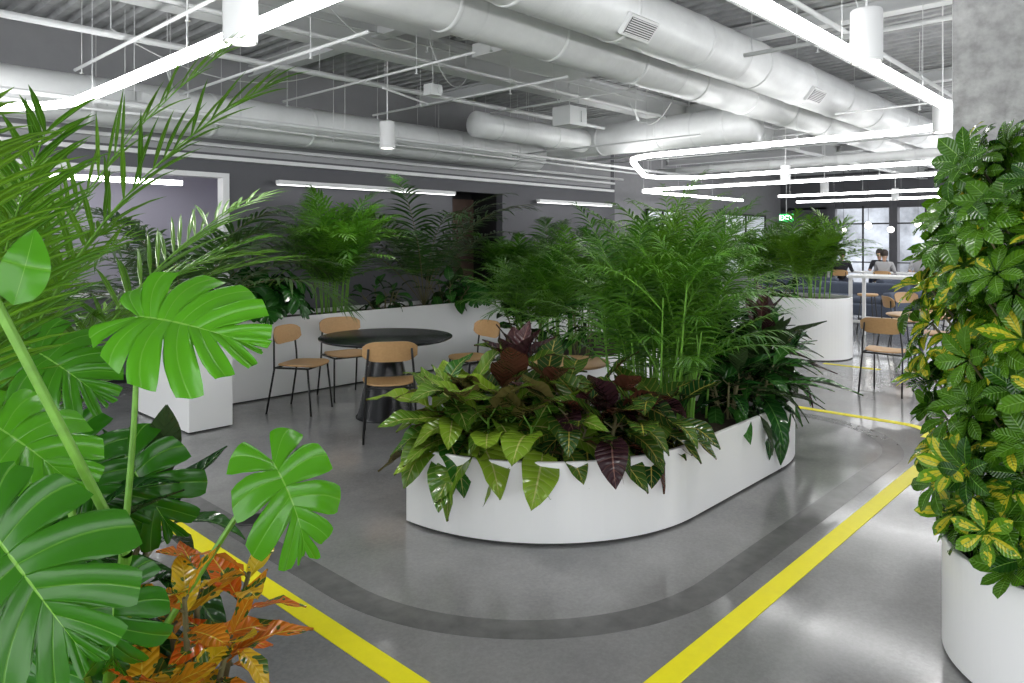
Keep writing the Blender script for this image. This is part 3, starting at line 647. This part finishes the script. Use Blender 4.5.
for (a,b,r) in (((-3,7.5,2.96),(14,7.5,2.96),.024),((-3,7.75,2.92),(14,7.75,2.92),.016),((-3,5.6,3.45),(9.2,5.6,3.45),.02),((-3,6.7,3.4),(9.2,6.7,3.4),.03),
    ((3.2,4.5,3.21),(3.2,7.9,3.21),.014),((5.7,4.6,3.3),(5.7,7.9,3.3),.014),((8.4,4.6,3.0),(8.4,7.9,3.0),.014),((2.2,4.5,3.3),(2.2,7.9,3.3),.016),
    ((6.5,-3,3.4),(6.5,3.1,3.4),.02),((-3,2.4,3.62),(22,2.4,3.62),.025),((-3,.9,3.55),(22,.9,3.55),.03),((-3,2.75,3.6),(22,2.75,3.6),.012),((15.5,-3,3.15),(15.5,9,3.15),.03),((-3,8.62,2.9),(12.5,8.62,2.9),.025),
    ((-3,5.0,3.56),(9.2,5.0,3.56),.010),((-3,4.75,3.5),(9.2,4.75,3.5),.010),((-3,5.95,3.72),(9.2,5.95,3.72),.010),((6.9,4.6,3.36),(6.9,6.9,3.36),.012),((4.4,4.6,3.30),(4.4,7.9,3.30),.012),((8.9,-1,3.15),(8.9,3.1,3.15),.012),((10.6,-1,3.1),(10.6,8.8,3.1),.02),((11.6,-1,3.15),(11.6,8.8,3.15),.012),((17.4,-1,3.1),(17.4,8.8,3.1),.03)):
    pipe(a,b,r)
for (p,q) in (((2.6,6.75),(3.1,7.85)),((4.6,6.2),(5.5,6.55)),((7.1,4.8),(8.2,5.4))):
    pipe((p[0],p[1],3.25),(q[0],q[1],3.25),.012)
m_=MB(); m_.box((3.9,5.25,3.69),(1.5,.4,.14)); m_.box((6.1,5.35,3.66),(1.6,.45,.14)); m_.tube([(3.4,5.2,3.6),(3.4,5.2,CZ)],.005,4); m_.tube([(4.4,5.2,3.6),(4.4,5.2,CZ)],.005,4); m_.tube([(6.2,5.2,3.6),(6.2,5.2,CZ)],.005,4)
m_.build('rectangular_duct',[M_duct],False)
def hvbox(loc,dm):
    m=MB(); m.box((0,0,0),dm); m.tube([(0,0,0),(0,0,CZ-loc[2])],.006,4); m.box((dm[0]*.3,-dm[1]/2-.01,0),(dm[0]*.3,.02,dm[2]*.6)); m.build('junction_box',[M_pipe],False,loc=loc)
hvbox((7.6,6.1,3.3),(.35,.3,.25)); hvbox((5.2,6.1,3.3),(.16,.12,.12)); hvbox((12,5.6,3.4),(.5,.4,.3))
m_=MB()
for k in range(10): 
    a=np.linspace(0,np.pi,16); m_.tube(np.stack([2.75+.28*np.cos(a)*1.0,np.full(16,7.88),2.98+.10*np.sin(a)+.01*k],-1),.008,5)
m_.build('flex_conduit_loop',[M_pipe])
m_=MB()
for (xa,ya,xb,yb,sag) in ((2.2,6.9,4.4,7.1,.25),(4.4,5.2,5.7,6.1,.22),(5.7,4.8,7.3,6.0,.2),(8.4,5,9.2,6.1,.2),(3.2,5.0,4.4,5.4,.15),(5.9,1.9,7.6,2.2,.25),(7.8,.8,8.9,1.4,.2)):
    t=np.linspace(0,1,14); m_.tube(np.stack([xa+(xb-xa)*t,ya+(yb-ya)*t,3.5-4*sag*t*(1-t)],-1),.006,5)
    for (x,y) in ((xa,ya),(xb,yb)): m_.tube([(x,y,3.5),(x,y,CZ)],.005,4)
m_.build('data_cables',[M_pipe])
def pendant(x,y,zb=2.66,h=.30,r=.085,power=45):
    e=empty('pendant_downlight',(x,y,zb)); mb=MB()
    lathe(mb,[(r*.85,.012),(r*.9,0),(r,0),(r,.005),(r,h-.006),(r-.006,h),(.012,h),(.006,h+.02),(.006,CZ-zb-.03),(.06,CZ-zb-.03),(.06,CZ-zb)],n=32); mb.build('shade_and_rod',[M_trim],parent=e)
    mb=MB(); lathe(mb,[(0,.02),(r*.85,.012)],n=24); mb.build('lens',[M_lamp],parent=e)
    l=bpy.data.lights.new('downlight','SPOT'); l.energy=power; l.spot_size=2.2; l.spot_blend=1; l.shadow_soft_size=.08; l.color=(1,.97,.93)
    o=bpy.data.objects.new('lamp',l); COL.objects.link(o); o.parent=e; o.location=(0,0,-.02)
for s,d in ((-1.39,3.7),(-1.38,8.0),(2.02,4.12),(4.05,6.8)):
    p=G(s,d); pendant(p[0],p[1])
for x,y in ((12.5,5.2),(12.5,1.5),(16,5.8),(16,2.6),(20,5.5),(20,1.5),(9.8,1.0),(23.5,4)): pendant(x,y,power=60)  # invented pendants, added to bring more light into the far area
def strip(name,pts,rad,z=2.78,mat=M_strip,w=.06,h=.055,closed=False):
    pl=path_round(pts,rad,16); n=len(pl); a=offs(pl,w/2);b=offs(pl,-w/2); P=np.zeros((1,n,5,3))
    for j,(q,zz) in enumerate(((a,z),(b,z),(b,z+h),(a,z+h),(a,z))): P[0,:,j,:2]=q;P[0,:,j,2]=zz
    mb=MB(); mb.grids(P[:,:,[0,1,2]],np.zeros((n,3,2)),[.5],0); mb.grids(P[:,:,[2,3]],np.zeros((n,2,2)),[.5],0); mb.grids(P[:,:,[3,4]],np.zeros((n,2,2)),[.5],0)
    L=np.concatenate([[0],np.cumsum(np.linalg.norm(np.diff(pl,axis=0),axis=1))])
    for q in np.arange(.5,L[-1],1.8):
        x=np.interp(q,L,pl[:,0]);y=np.interp(q,L,pl[:,1]); mb.tube([(x,y,z+h),(x,y,CZ)],.0025,4,1)
    return mb.build(name,[mat,M_pipe],False)
strip('led_strip_light',[(-3,7.95),(1.9,7.95),(1.9,1.55),(8.5,1.55),(8.5,5.75),(12.1,7.75),(12.1,1.2)],[0,1.3,.7,.9,.9,.75,0])
strip('led_strip_light',[(20,1.9),(14.3,1.9),(14.3,9.6),(20.0,9.6)],[0,.7,.7,0])
strip('led_strip_light',[(18.8,0),(18.8,8.0)],[0,0])
strip('led_strip_light',[(22.0,0),(22.0,8.8)],[0,0])
strip('led_strip_light',[(14,-.5),(24,-.5)],[0,0])
def fix(x0,x1,z):
    e=empty('linear_wall_light',((x0+x1)/2,8.85,z)); w=(x1-x0)
    mb=MB(); mb.box((0,0,0),(w,.09,.055),0); mb.build('housing',[M_trim],False,parent=e)
    mb=MB(); mb.box((0,-.0,-.032),(w-.02,.07,.012),0); mb.build('diffuser',[M_fix],False,parent=e)
    mb=MB(); 
    for q in (-.4,.4): mb.tube([(q*w,.0,.02),(q*w,.16,.02)],.01,6)
    mb.build('bracket',[M_trim],parent=e)
fix(4.85,8.0,2.42); fix(10.1,12.4,2.38)
for x,y,zz in ((22.5,6.3,1.95),(22.8,7.0,2.1),(23.1,7.8,1.95),(22.5,5.6,2.1),(22.9,5.0,1.95),(21.5,6.6,2.05)):
    e=empty('globe_pendant',(x,y,zz)); mb=MB(); lathe(mb,[(0.09*math.sin(t),-.09*math.cos(t)) for t in np.linspace(0,math.pi,12)],n=20); mb.build('globe',[M_globe],parent=e)
    mb=MB(); mb.tube([(0,0,.08),(0,0,CZ-zz)],.006,5); mb.build('cord',[M_black],parent=e)
ex=G(6.83,18.0,2.2); e=empty('exit_sign',tuple(ex)); mb=MB(); mb.box((0,0,0),(.04,.34,.2),0); mb.build('housing',[M_green],False,parent=e)
mb=MB(); mb.tube([(0,0,.1),(0,0,CZ-2.2)],.008,6); mb.build('stem',[M_pipe],parent=e)
cu=bpy.data.curves.new('letters','FONT'); cu.body='EXIT'; cu.size=.17; cu.align_x='CENTER'; cu.align_y='CENTER'; cu.extrude=.002; cu.materials.append(M_exitw)
t=bpy.data.objects.new('letters',cu); COL.objects.link(t); t.parent=e; t.location=(-.024,0,0); t.rotation_euler=(math.pi/2,0,-math.pi/2)
# ---------------------------------------------------------------- light + camera
w=bpy.data.worlds.new('World'); scene.world=w; w.use_nodes=True
bg=w.node_tree.nodes['Background']; bg.inputs[0].default_value=(.95,.975,1,1); bg.inputs[1].default_value=2.6
scene.view_settings.view_transform='Standard'
scene.view_settings.look='None'
scene.view_settings.exposure=.6
scene.view_settings.gamma=1.0
cam=bpy.data.cameras.new('camera'); co=bpy.data.objects.new('camera',cam); COL.objects.link(co)
co.location=(0,0,1.65); co.rotation_euler=(math.pi/2,0,math.radians(43.3-90)); cam.lens=723/1024*36; cam.sensor_width=36; cam.shift_y=-(341.5-240)/1024; cam.clip_start=.05
scene.camera=co
